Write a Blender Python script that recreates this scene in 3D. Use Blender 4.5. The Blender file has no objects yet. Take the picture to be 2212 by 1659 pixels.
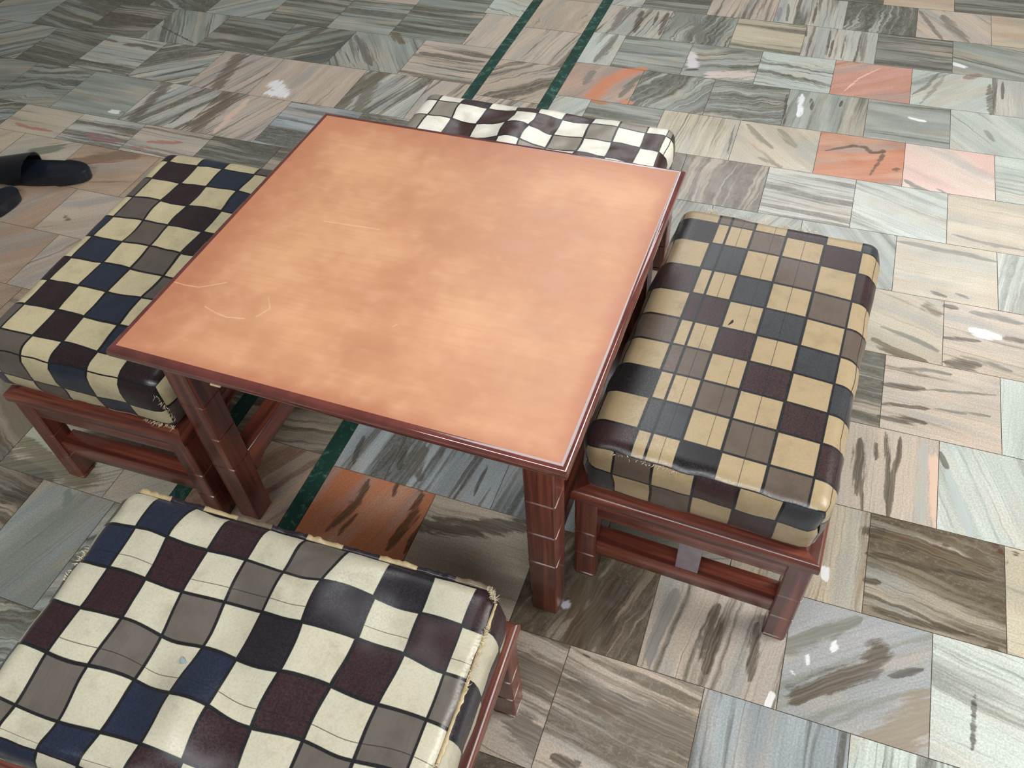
import bpy, bmesh, math, random
import numpy as np
from mathutils import Vector, noise, Matrix

SC = bpy.context.scene
COL = SC.collection
R = math.radians

# ------------------------------------------------------------------ camera
cam_d = bpy.data.cameras.new('camera')
cam_d.sensor_width = 36.0
cam_d.lens = 36.0 * 1805.28 / 2212.0
cam_d.clip_start = 0.05
cam = bpy.data.objects.new('camera', cam_d)
cam.location = (0.8053, -0.5300, 1.2252)
cam.rotation_euler = (0.7217, 0.0516, 0.3546)
COL.objects.link(cam)
SC.camera = cam

# ------------------------------------------------------------------ colour management, world, lights
SC.view_settings.view_transform = 'Standard'
SC.view_settings.look = 'None'
SC.view_settings.gamma = 1.0
SC.view_settings.exposure = 0.0
SC.view_settings.use_curve_mapping = False

world = bpy.data.worlds.new('world'); SC.world = world
world.use_nodes = True
bg = world.node_tree.nodes['Background']
bg.inputs['Color'].default_value = (1.0, 0.99, 0.96, 1)
bg.inputs['Strength'].default_value = 0.12

def area(name, loc, target, sx, sy, power, color):
    l = bpy.data.lights.new(name, 'AREA'); l.shape = 'RECTANGLE'
    l.size = sx; l.size_y = sy; l.energy = power; l.color = color
    o = bpy.data.objects.new(name, l); o.location = loc
    d = Vector(target) - Vector(loc)
    o.rotation_euler = d.to_track_quat('-Z', 'Y').to_euler()
    COL.objects.link(o); return o
area('daylight_right_window', (2.9, 0.7, 1.9), (1.0, 0.7, 0.0), 1.5, 1.4, 80, (1.0, 0.985, 0.95))
area('daylight_far_window', (1.0, 4.3, 2.45), (0.7, 0.7, 0.2), 3.0, 0.9, 30, (0.97, 0.99, 1.0))
area('daylight_skylight', (0.0, 2.1, 2.7), (0.5, 0.7, 0.2), 0.9, 2.3, 28, (0.95, 0.985, 1.0))
area('daylight_near_window', (0.75, -1.55, 2.25), (0.9, 0.1, 0.3), 2.6, 0.34, 54, (0.95, 0.98, 1.0))

# ------------------------------------------------------------------ helpers
def lin(c):
    out = []
    for v in c[:3]:
        v = v / 255.0
        out.append(v / 12.92 if v <= 0.04045 else ((v + 0.055) / 1.055) ** 2.4)
    return tuple(out)

def link(name, me, parent=None, mats=()):
    o = bpy.data.objects.new(name, me)
    COL.objects.link(o)
    for m in mats: me.materials.append(m)
    if parent is not None: o.parent = parent
    return o

def mesh(name, verts, faces, smooth=False):
    me = bpy.data.meshes.new(name)
    me.from_pydata([tuple(v) for v in verts], [], faces)
    if smooth:
        me.polygons.foreach_set('use_smooth', [True] * len(me.polygons))
    me.update()
    return me

def empty(name, loc, rz, label, cat, group=None):
    o = bpy.data.objects.new(name, None)
    o.location = loc; o.rotation_euler = (0, 0, rz); o.empty_display_size = 0.05
    COL.objects.link(o)
    o['label'] = label; o['category'] = cat
    if group: o['group'] = group
    return o

def box_bm(bm, x0, x1, y0, y1, z0, z1, bev=0.0, seg=2):
    r = bmesh.ops.create_cube(bm, size=1.0)
    vs = r['verts']
    for v in vs:
        v.co = Vector(((x0 + x1) / 2 + v.co.x * (x1 - x0), (y0 + y1) / 2 + v.co.y * (y1 - y0), (z0 + z1) / 2 + v.co.z * (z1 - z0)))
    if bev > 0:
        es = list({e for v in vs for e in v.link_edges})
        bmesh.ops.bevel(bm, geom=es, offset=bev, segments=seg, affect='EDGES', profile=0.5)

def bm_obj(name, bm, mat, parent=None, smooth=True):
    me = bpy.data.meshes.new(name)
    bmesh.ops.recalc_face_normals(bm, faces=bm.faces)
    bm.to_mesh(me); bm.free()
    if smooth:
        me.polygons.foreach_set('use_smooth', [True] * len(me.polygons))
        me.set_sharp_from_angle(angle=R(38))
    return link(name, me, parent, [mat])

def box(name, x0, x1, y0, y1, z0, z1, mat, parent, bev=0.003):
    bm = bmesh.new(); box_bm(bm, x0, x1, y0, y1, z0, z1, bev)
    return bm_obj(name, bm, mat, parent)

class NT:
    """small node-tree helper"""
    def __init__(s, name):
        s.m = bpy.data.materials.new(name); s.m.use_nodes = True
        s.t = s.m.node_tree; s.n = s.t.nodes; s.n.clear()
        s.out = s.n.new('ShaderNodeOutputMaterial'); s.b = s.n.new('ShaderNodeBsdfPrincipled')
        s.t.links.new(s.b.outputs[0], s.out.inputs[0])
    def L(s, a, b): s.t.links.new(a, b)
    def put(s, sock, v):
        if isinstance(v, bpy.types.NodeSocket): s.t.links.new(v, sock)
        elif isinstance(v, tuple) and len(v) == 3 and sock.type == 'RGBA': sock.default_value = (*v, 1)
        else: sock.default_value = v
    def math(s, op, a, b=0.0, c=0.0, clamp=False):
        n = s.n.new('ShaderNodeMath'); n.operation = op; n.use_clamp = clamp
        s.put(n.inputs[0], a); s.put(n.inputs[1], b)
        if len(n.inputs) > 2: s.put(n.inputs[2], c)
        return n.outputs[0]
    def step(s, v, lo, hi, a=0.0, b=1.0):
        n = s.n.new('ShaderNodeMapRange'); n.interpolation_type = 'SMOOTHSTEP'
        s.put(n.inputs['Value'], v); s.put(n.inputs['From Min'], lo); s.put(n.inputs['From Max'], hi)
        s.put(n.inputs['To Min'], a); s.put(n.inputs['To Max'], b)
        return n.outputs[0]
    def mix(s, f, a, b, mode='MIX'):
        n = s.n.new('ShaderNodeMix'); n.data_type = 'RGBA'; n.blend_type = mode
        s.put(n.inputs[0], f); s.put(n.inputs[6], a); s.put(n.inputs[7], b)
        return n.outputs[2]
    def noise(s, vec, scale, detail=2.0, rough=0.5, dist=0.0):
        n = s.n.new('ShaderNodeTexNoise'); s.put(n.inputs['Vector'], vec)
        n.inputs['Scale'].default_value = scale; n.inputs['Detail'].default_value = detail
        n.inputs['Roughness'].default_value = rough; n.inputs['Distortion'].default_value = dist
        return n.outputs['Fac']
    def attr(s, name):
        n = s.n.new('ShaderNodeAttribute'); n.attribute_name = name; return n
    def sep(s, v):
        n = s.n.new('ShaderNodeSeparateXYZ'); s.put(n.inputs[0], v); return n.outputs
    def comb(s, x, y, z=0.0):
        n = s.n.new('ShaderNodeCombineXYZ'); s.put(n.inputs[0], x); s.put(n.inputs[1], y); s.put(n.inputs[2], z)
        return n.outputs[0]
    def coord(s, which='Object'):
        return s.n.new('ShaderNodeTexCoord').outputs[which]
    def bump(s, h, strength=0.3, dist=0.001):
        n = s.n.new('ShaderNodeBump'); s.put(n.inputs['Height'], h)
        n.inputs['Strength'].default_value = strength; n.inputs['Distance'].default_value = dist
        s.L(n.outputs[0], s.b.inputs['Normal']); return n

# ------------------------------------------------------------------ materials
def marble_material():
    t = NT('veined_marble')
    uv = t.n.new('ShaderNodeUVMap'); uv.uv_map = 'vein'
    s_, t_, _ = t.sep(uv.outputs[0])
    A = t.attr('cA'); B = t.attr('cB'); D = t.attr('cD'); K = t.attr('stroke')
    dark, wav, freq = A.outputs['Alpha'], B.outputs['Alpha'], D.outputs['Alpha']
    warp = t.noise(t.comb(s_, t_), 5.5, 4.0, 0.62)
    warp = t.math('SUBTRACT', warp, 0.5)
    tt = t.math('MULTIPLY_ADD', t.math('MULTIPLY', warp, wav), 0.085, t_)
    tf = t.math('MULTIPLY', tt, freq)
    broad = t.noise(t.comb(t.math('MULTIPLY', s_, 1.3), t.math('MULTIPLY', tf, 30.0)), 1.0, 3.5, 0.62)
    mid = t.noise(t.comb(t.math('MULTIPLY', s_, 4.0), t.math('MULTIPLY', tf, 110.0), 3.0), 1.0, 3.0)
    fine = t.noise(t.comb(t.math('MULTIPLY', s_, 8.0), t.math('MULTIPLY', tt, 300.0), 7.0), 1.0, 3.0)
    tint = t.noise(t.comb(t.math('MULTIPLY', s_, 3.0), t.math('MULTIPLY', tf, 20.0), 11.0), 1.0, 1.0)
    blotch = t.noise(t.comb(t.math('MULTIPLY', s_, 28.0), t.math('MULTIPLY', tt, 90.0), 5.0), 1.0, 5.0, 0.75)
    col = t.mix(t.step(tint, 0.40, 0.60), A.outputs['Color'], B.outputs['Color'])
    warm = t.noise(t.comb(t.math('MULTIPLY', s_, 4.0), t.math('MULTIPLY', tt, 14.0), 31.0), 1.0, 2.0)
    col = t.mix(t.step(warm, 0.48, 0.66, 0.0, 0.42), col, lin((206, 184, 160)))
    cool = t.noise(t.comb(t.math('MULTIPLY', s_, 3.0), t.math('MULTIPLY', tt, 18.0), 41.0), 1.0, 2.0)
    col = t.mix(t.step(cool, 0.52, 0.66, 0.0, 0.45), col, lin((150, 160, 160)))
    col = t.mix(t.step(fine, 0.25, 0.75, 0.0, 0.35), col, t.mix(0.5, B.outputs['Color'], D.outputs['Color']))
    v = t.math('ADD', t.math('MULTIPLY', broad, 0.68), t.math('MULTIPLY', mid, 0.32))
    v = t.math('MULTIPLY_ADD', t.math('SUBTRACT', blotch, 0.5), 0.16, v)
    low = t.noise(t.comb(t.math('MULTIPLY', s_, 1.6), t.math('MULTIPLY', tt, 8.5), 23.0), 1.0, 1.0)
    th = t.math('MULTIPLY_ADD', dark, -0.36, 0.68)
    th = t.math('MULTIPLY_ADD', t.math('SUBTRACT', low, 0.5), -0.42, th)
    mask = t.step(v, t.math('SUBTRACT', th, 0.05), t.math('ADD', th, 0.06))
    dcol = t.mix(t.step(blotch, 0.42, 0.72), D.outputs['Color'], t.mix(0.35, D.outputs['Color'], A.outputs['Color']))
    col = t.mix(t.math('MULTIPLY', mask, 0.84), col, dcol)
    pencil = t.noise(t.comb(t.math('MULTIPLY', s_, 1.6), t.math('MULTIPLY', tt, 190.0), 17.0), 1.0, 2.0)
    pencil = t.step(pencil, 0.60, 0.68)
    col = t.mix(t.math('MULTIPLY', pencil, t.math('MULTIPLY_ADD', dark, 1.0, 0.12, clamp=True)), col, dcol)
    gran = t.noise(t.coord('Object'), 330.0, 2.0, 0.6)
    col = t.mix(t.step(gran, 0.36, 0.66, 0.22, 0.0), col, lin((70, 62, 50)))
    gran2 = t.noise(t.coord('Object'), 120.0, 3.0, 0.7)
    col = t.mix(t.math('MULTIPLY', t.step(gran2, 0.54, 0.66), t.math('MULTIPLY', mask, 0.55)), col, t.mix(0.4, D.outputs['Color'], A.outputs['Color']))
    # individually placed veins, stains and paint drops carried by the stroke attribute
    sn = t.math('MULTIPLY_ADD', t.math('ADD', t.math('SUBTRACT', blotch, 0.5), t.math('MULTIPLY', t.math('SUBTRACT', mid, 0.5), 1.1)), 1.75, K.outputs['Alpha'])
    sm = t.step(sn, 0.28, 0.80, 0.0, 0.84)
    sm = t.math('MULTIPLY', sm, t.step(K.outputs['Alpha'], 0.0, 0.35))
    scol = t.mix(t.step(fine, 0.35, 0.7, 0.0, 0.22), K.outputs['Color'], A.outputs['Color'])
    col = t.mix(sm, col, scol)
    t.L(col, t.b.inputs['Base Color'])
    sc = t.noise(t.coord('Object'), 22.0, 4.0, 0.6)
    t.L(t.step(sc, 0.3, 0.75, 0.14, 0.26), t.b.inputs['Roughness'])
    t.b.inputs['IOR'].default_value = 1.5
    t.bump(t.noise(t.coord('Object'), 9.0, 2.0), 0.10, 0.004)
    return t.m

def plain(name, c, rough=0.5, bump=0.0, scale=60, spec=0.5, vary=0.12, coat=0.0):
    t = NT(name); n = t.noise(t.coord('Object'), scale, 3.0)
    c = lin(c); d = tuple(x * (1 - vary) for x in c); e = tuple(min(1, x * (1 + vary)) for x in c)
    t.L(t.mix(t.step(n, 0.3, 0.7), d, e), t.b.inputs['Base Color'])
    t.b.inputs['Roughness'].default_value = rough
    t.b.inputs['Specular IOR Level'].default_value = spec
    t.b.inputs['Coat Weight'].default_value = coat; t.b.inputs['Coat Roughness'].default_value = 0.08
    if bump: t.bump(n, bump, 0.001)
    return t.m

def green_marble():
    t = NT('green_marble'); o = t.coord('Object')
    n = t.noise(o, 38.0, 6.0, 0.72, 1.2); n2 = t.noise(o, 9.0, 2.0)
    c = t.mix(t.step(n, 0.50, 0.72), lin((38, 70, 60)), lin((98, 138, 122)))
    c = t.mix(t.step(n2, 0.4, 0.65, 0.0, 0.5), c, lin((28, 52, 46)))
    t.L(c, t.b.inputs['Base Color']); t.b.inputs['Roughness'].default_value = 0.2
    return t.m

def wood(name, axis):
    t = NT(name); x, y, z = t.sep(t.coord('Object'))
    k = [70.0, 70.0, 70.0]; k[axis] = 3.0
    v = t.comb(t.math('MULTIPLY', x, k[0]), t.math('MULTIPLY', y, k[1]), t.math('MULTIPLY', z, k[2]))
    g = t.noise(v, 1.0, 3.0, 0.55, 0.6)
    k2 = [330.0, 330.0, 330.0]; k2[axis] = 9.0
    v2 = t.comb(t.math('MULTIPLY', x, k2[0]), t.math('MULTIPLY', y, k2[1]), t.math('MULTIPLY', z, k2[2]))
    f = t.noise(v2, 1.0, 2.0)
    c = t.mix(t.step(g, 0.36, 0.62), lin((82, 39, 31)), lin((126, 66, 50)))
    c = t.mix(t.step(f, 0.45, 0.7, 0.0, 0.35), c, lin((50, 22, 18)))
    wear = t.noise(t.coord('Object'), 13.0, 5.0, 0.7)
    c = t.mix(t.step(wear, 0.70, 0.76, 0.0, 0.5), c, lin((176, 108, 88)))
    t.L(c, t.b.inputs['Base Color'])
    t.L(t.step(wear, 0.3, 0.7, 0.24, 0.42), t.b.inputs['Roughness'])
    t.b.inputs['Coat Weight'].default_value = 0.5; t.b.inputs['Coat Roughness'].default_value = 0.18
    t.bump(g, 0.15, 0.0006)
    return t.m

def laminate():
    t = NT('tan_wood_laminate'); o = t.coord('Object'); x, y, z = t.sep(o)
    big = t.noise(o, 4.2, 4.0, 0.6); mott = t.noise(o, 22.0, 3.0, 0.6)
    grain = t.noise(t.comb(t.math('MULTIPLY', x, 10.0), t.math('MULTIPLY', y, 130.0), 0.0), 1.0, 3.0, 0.6)
    c = t.mix(t.step(big, 0.35, 0.65), lin((192, 137, 102)), lin((216, 163, 123)))
    c = t.mix(t.step(mott, 0.45, 0.72, 0.0, 0.30), c, lin((222, 170, 134)))
    c = t.mix(t.step(grain, 0.35, 0.7, 0.0, 0.20), c, lin((186, 124, 92)))
    # worn pale patches
    pale = t.noise(o, 11.0, 1.0)
    c = t.mix(t.step(pale, 0.72, 0.84, 0.0, 0.35), c, lin((234, 188, 150)))
    # darker rubbed rim near the four edges
    ex = t.math('MINIMUM', x, t.math('MULTIPLY', t.math('SUBTRACT', 0.6266, x), 3.5)); ey = t.math('MINIMUM', t.math('MULTIPLY', y, 3.5), t.math('SUBTRACT', 0.5896, y))
    e = t.math('MINIMUM', ex, ey)
    e = t.math('MULTIPLY_ADD', t.math('SUBTRACT', mott, 0.5), 0.07, e)
    c = t.mix(t.step(e, 0.0, 0.10, 0.62, 0.0), c, lin((172, 106, 80)))
    # dark pin specks
    vo = t.n.new('ShaderNodeTexVoronoi'); vo.inputs['Scale'].default_value = 9.0; t.L(o, vo.inputs['Vector'])
    c = t.mix(t.step(vo.outputs['Distance'], 0.010, 0.022, 0.55, 0.0), c, lin((120, 78, 58)))
    # scratches: arcs and straight lines given as rings / segments
    m = None
    def add(mm, v): return v if mm is None else t.math('MAXIMUM', mm, v)
    lines = []
    for pl in (((.002,.132),(.020,.131),(.043,.133),(.060,.143),(.076,.154)), ((.075,.101),(.096,.095),(.116,.092),(.141,.097)), ((.143,.319),(.234,.326)), ((.344,.144),(.347,.150)), ((.155,.105),(.165,.125),(.150,.145))):
        lines += [(a[0], a[1], b[0], b[1]) for a, b in zip(pl[:-1], pl[1:])]
    for x0, y0, x1, y1 in lines:
        L2 = (x1 - x0) ** 2 + (y1 - y0) ** 2
        dx = t.math('SUBTRACT', x, x0); dy = t.math('SUBTRACT', y, y0)
        h = t.math('DIVIDE', t.math('ADD', t.math('MULTIPLY', dx, x1 - x0), t.math('MULTIPLY', dy, y1 - y0)), L2, clamp=True)
        ax = t.math('SUBTRACT', dx, t.math('MULTIPLY', h, x1 - x0)); ay = t.math('SUBTRACT', dy, t.math('MULTIPLY', h, y1 - y0))
        d = t.math('SQRT', t.math('ADD', t.math('MULTIPLY', ax, ax), t.math('MULTIPLY', ay, ay)))
        m = add(m, t.step(d, 0.0002, 0.0016, 0.75, 0.0))
    c = t.mix(t.math('MULTIPLY', m, t.step(mott, 0.3, 0.6, 0.25, 0.7)), c, lin((236, 192, 160)))
    t.L(c, t.b.inputs['Base Color'])
    t.L(t.step(mott, 0.3, 0.7, 0.30, 0.42), t.b.inputs['Roughness'])
    t.b.inputs['Specular IOR Level'].default_value = 0.36
    return t.m

def check_fabric():
    t = NT('checked_satin_fabric')
    C = t.attr('cell'); P = t.attr('pin')
    uv = t.n.new('ShaderNodeUVMap'); uv.uv_map = 'cell_uv'
    u, v, _ = t.sep(uv.outputs[0])
    o = t.coord('Object'); ox, oy, oz = t.sep(o)
    weave = t.noise(t.comb(t.math('MULTIPLY', ox, 420.0), t.math('MULTIPLY', oy, 420.0), t.math('MULTIPLY', oz, 420.0)), 1.0, 1.0)
    slub = t.noise(t.comb(t.math('MULTIPLY', u, 22.0), t.math('MULTIPLY', v, 1.5), t.math('MULTIPLY', ox, 3.0)), 1.0, 1.5)
    dirt = t.noise(o, 26.0, 4.0, 0.65)
    c = t.mix(t.step(slub, 0.46, 0.85, 0.0, C.outputs['Alpha']), C.outputs['Color'], lin((24, 20, 24)))
    c = t.mix(t.step(weave, 0.3, 0.8, 0.0, 0.16), c, lin((70, 62, 52)))
    c = t.mix(t.step(dirt, 0.45, 0.8, 0.0, 0.28), c, lin((120, 96, 66)), 'MULTIPLY')
    e = t.math('MINIMUM', t.math('MINIMUM', u, t.math('SUBTRACT', 1.0, u)), t.math('MINIMUM', v, t.math('SUBTRACT', 1.0, v)))
    line = t.step(e, 0.026, 0.046, 1.0, 0.0)
    r_, g_, b_ = t.n.new('ShaderNodeSeparateColor'), None, None
    t.L(P.outputs['Color'], r_.inputs[0])
    p1, p2, p3 = r_.outputs[0], r_.outputs[1], r_.outputs[2]
    l1 = t.step(t.math('ABSOLUTE', t.math('SUBTRACT', u, p1)), 0.028, 0.040, 1.0, 0.0)   # thick stripe along the column
    l2 = t.step(t.math('ABSOLUTE', t.math('SUBTRACT', u, p2)), 0.005, 0.012, 0.75, 0.0)  # thin stripe along the column
    l3 = t.step(t.math('ABSOLUTE', t.math('SUBTRACT', v, p3)), 0.005, 0.013, 0.75, 0.0)  # thin stripe across the row
    line = t.math('MAXIMUM', line, t.math('MAXIMUM', l1, t.math('MAXIMUM', l2, l3)))
    c = t.mix(line, c, lin((26, 26, 28)))
    t.L(c, t.b.inputs['Base Color'])
    t.L(t.step(weave, 0.3, 0.7, 0.27, 0.38), t.b.inputs['Roughness'])
    t.b.inputs['Specular IOR Level'].default_value = 0.45
    t.b.inputs['Sheen Weight'].default_value = 0.04
    t.bump(t.math('ADD', weave, t.math('MULTIPLY', slub, 0.6)), 0.035, 0.0003)
    return t.m

M_MARBLE = marble_material()
M_GROUT = plain('grout', (120, 105, 90), 0.8)
M_GREEN = green_marble()
M_WX = wood('mahogany_grain_across', 0)
M_WY = wood('mahogany_grain_deep', 1)
M_WZ = wood('mahogany_grain_upright', 2)
M_LAM = laminate()
M_EDGE = plain('glossy_dark_red_lacquer', (104, 52, 46), 0.12, 0.04, 30, 0.9, 0.2, 1.0)
M_FAB = check_fabric()
M_THREAD = plain('frayed_thread', (214, 200, 168), 0.7)
M_PALE = plain('pale_sheen_wood', (138, 126, 132), 0.45)  # mauve-grey stands for light caught by the slat, painted into the wood colour
M_RUBBER = plain('navy_rubber', (18, 23, 34), 0.42, 0.3, 240)
M_STRAP = plain('black_glossy_strap', (14, 16, 22), 0.25, 0.2, 180)
M_CHIP = plain('bare_wood_chip', (214, 178, 140), 0.6)
# ------------------------------------------------------------------ floor
PHI = 0.00993
KIND = {  # light colour, second colour, dark vein, darkness, waviness, frequency
 'g': ((172,176,168),(148,152,144),(88,88,76),.28,.25,1.6),
 'G': ((156,156,146),(134,136,128),(82,77,65),.52,.30,1.3),
 'b': ((170,160,142),(132,122,104),(79,67,53),.78,.60,1.0),
 'p': ((206,190,174),(190,180,168),(85,79,64),.26,.30,1.1),
 'w': ((206,212,204),(192,198,190),(135,138,126),.22,.35,1.0),
 'm': ((204,200,188),(182,184,178),(79,73,61),.44,.25,1.0),
 's': ((178,182,174),(142,144,134),(79,75,64),.50,1.20,1.2),
 'o': ((208,140,106),(196,124,88),(144,94,64),.12,.40,.8),
 'k': ((210,160,146),(200,146,126),(155,119,98),.22,.60,.8),
 'K': ((226,190,180),(222,204,192),(196,166,148),.12,.60,.5),
 'y': ((206,190,166),(192,172,148),(134,111,85),.16,.40,.8),
 'P': ((188,160,138),(170,146,124),(124,94,76),.20,.50,.7),
}
U0, PU, V0, PV = 0.130, 0.2045, 1.889, 0.1906
RIGHT = {
 -3:{3:'G:0',4:'y:0',5:'G:0',6:'G:0'},
 -2:{0:'m:60',1:'G:0:.6',2:'p:88:.3',3:'m:90:.35',4:'s:80:.62:1.2',5:'p:-52:.2',6:'y:0:.05'},
 -1:{0:'m:80:.35',1:'s:80:.5',2:'g:-3:.3:1.3:y',3:'m:88:.3',4:'G:0:.45',5:'g:-18:.25'},
 0:{0:'w:80:.3',1:'g:-2:.3',2:'s:15:.3',3:'s:-10:.3:1:w',4:'k:30:.1',5:'w:45:.15',6:'m:88:.3'},
 1:{0:'P:60:.1:1:q',1:'s:58:.45:1.6',2:'s:12:.45:1.4',3:'g:85:.3',4:'g:0:.25:1.2',5:'w:-50:.2'},
 2:{0:'w:60:.3',1:'g:0:.35:.8',2:'g:86:.35:2.2:y',3:'y:-45:.15:1:t',4:'o:20:.05',5:'K:-30:.05',6:'w:-3:.3'},
 3:{0:'g:0',1:'b:80:.5',2:'b:82:.62:1.3',3:'m:-4:.5:1.1',4:'w:-22:.3:.9',5:'y:-5:.2:1.2:t'},
 4:{2:'G:80',3:'g:60',4:'g:-60:.3',5:'y:-3:.06:1:t',6:'w:80:.35'},
 5:{4:'y:-20:.12:1:t',5:'p:-8:.2'},
 6:{3:'m:90',4:'G:0:.6:1.3',5:'p:-4:.08',6:'w:85:.12'},
 7:{2:'g:88',3:'m:88',4:'p:90:.12',5:'w:-68:.2'},
 8:{0:'m:82:.35:1:h',1:'m:82:.45:1:h',2:'g:80:.3:1:h',3:'g:20',4:'y:88:.25:1.2:t',5:'b:-6:.48:1',6:'w:-8:.3:.9:y'},
 9:{-1:'m:60',0:'o:72:.1',1:'P:0:.1:1:t',2:'b:74:.75',3:'p:82:.4',4:'w:35:.3:.7:v',5:'w:-14:.3:1.2'},
 10:{0:'g:20',1:'b:40',2:'p:-8:.4',3:'p:-8:.3',4:'m:88:.36:1.1:h',5:'g:88:.35:1.1:w',6:'w:80:.2'},
 11:{2:'b:30',3:'g:-8:.4',4:'m:88',5:'p:80:.4',6:'w:0'},
}
LEFT = [ # v top, v bottom, boundaries (right to left), styles
 (2.36,2.145,[-.1234,-.34,-.56,-.78,-1.0,-1.25,-1.5],['g:0','G:0','g:30','G:0','g:-50','G:0']),
 (2.145,1.93,[-.1234,-.25,-.49,-.71,-.94,-1.17,-1.4,-1.63,-1.9],['s:-20:.3:1:w','G:0:.35:1.2:g','p:-3:.15','g:-20:.5','G:40:.6','s:0','G:30','s:10']),
 (1.93,1.715,[-.1234,-.24,-.49,-.71,-.94,-1.17,-1.4,-1.62,-1.84,-2.1],['p:82:.2:1.4','G:0:.45:1.4:g','g:0:.4:1.3','G:-3:.5','g:42:.3:1.4','s:-25:.7','s:-30:.65:1:b','G:-20:.5:1:g','G:30:.4:1:g']),
 (1.715,1.50,[-.1234,-.36,-.60,-.82,-1.065,-1.28,-1.5,-1.72,-1.95],['p:-3:.32:1.1','g:-55:.25','G:38:.5','G:-4:.6:1.1','g:-62:.3:1.4','b:0:.6:1:s','G:-12:.6','g:30:.3','G:20:.5']),
 (1.50,1.283,[-.1234,-.24,-.455,-.74,-.95,-1.167,-1.39,-1.6,-1.85],['p:75:.25','m:72:.5:1.1','P:84:.1:1.4:p','p:70:.3','m:36:.5:1.4','m:-2:.45','G:-8:.5','g:40:.3','G:0:.4']),
 (1.283,1.068,[-.1234,-.36,-.59,-.82,-1.035,-1.28,-1.5,-1.75],['m:0','m:-2:.55:1.2:h','p:68:.4','m:62:.4','g:-3:.3:1.6','s:15:.45:1:g','G:10:.3','p:-40:.3']),
 (1.068,.937,[-.1234,-.30,-.50,-.71,-.935,-1.15,-1.36,-1.6],['G:0','G:0','G:-2:.62:1.3','p:-2:.25','m:0:.4:1.2','y:0:.1:1:t','s:20']),
 (.937,.757,[-.1234,-.35,-.56,-.795,-1.044,-1.25,-1.5],['m:0','g:0','P:60:.2','P:20:.1','y:30:.1:1:t','y:50:.1']),
 (.757,.587,[-.1234,-.32,-.52,-.72,-.922,-1.12,-1.33],['m:0','g:0','P:50','P:30:.06:1:p','P:60:.08','P:30:.1']),
 (.587,.402,[-.1234,-.25,-.44,-.64,-.84,-1.03,-1.25],['m:0','g:0','P:50','P:60:.1:1:p','P:40:.08','P:30:.1']),
 (.402,.20,[-.1234,-.33,-.55,-.79,-1.0],['b:0','g:30','P:0:.2','P:40:.1']),
 (.20,-.018,[-.1234,-.24,-.48,-.70,-.92],['g:40:.1:1:t','g:30:.2:1:t','b:-28:.3:.8','m:-20']),
 (-.018,-.235,[-.1234,-.21,-.371,-.58,-.80],['s:20:.3','g:70:.16:.6','b:-12:.55','p:0']),
 (-.235,-.45,[-.1234,-.30,-.50,-.72],['s:20','p:30:.3','m:0']),
]
MID = [(2.08,1.87,'s:80:.12:1:p'),(1.87,1.66,'p:78:.35:1.2'),(1.66,1.45,'s:40:.4:1.1:p'),(1.45,1.24,'p:70'),
       (1.24,1.03,'s:30'),(1.03,.82,'m:70'),(.82,.61,'p:50'),(.61,.40,'s:20'),(.40,.19,'b:10:.5'),(.19,-.02,'P:55:.5:.7'),(-.02,-.23,'p:60:.2'),(-.23,-.44,'m:20'),(2.29,2.08,'s:60:.2:1:p'),(2.50,2.29,'g:60')]
TINT = {'y':((206,196,172),(190,180,158)), 'w':((206,214,206),(194,202,194)), 'g':((160,166,156),(140,146,136)), 't':((202,192,172),(186,178,160)),
        'p':((200,184,168),(186,170,154)), 'q':((196,164,150),(176,158,148)), 'h':((180,188,190),(160,168,172)), 'v':((176,176,176),(162,166,168)),
        'b':((140,134,116),(118,112,96)), 's':((150,152,142),(128,130,120))}
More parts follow.
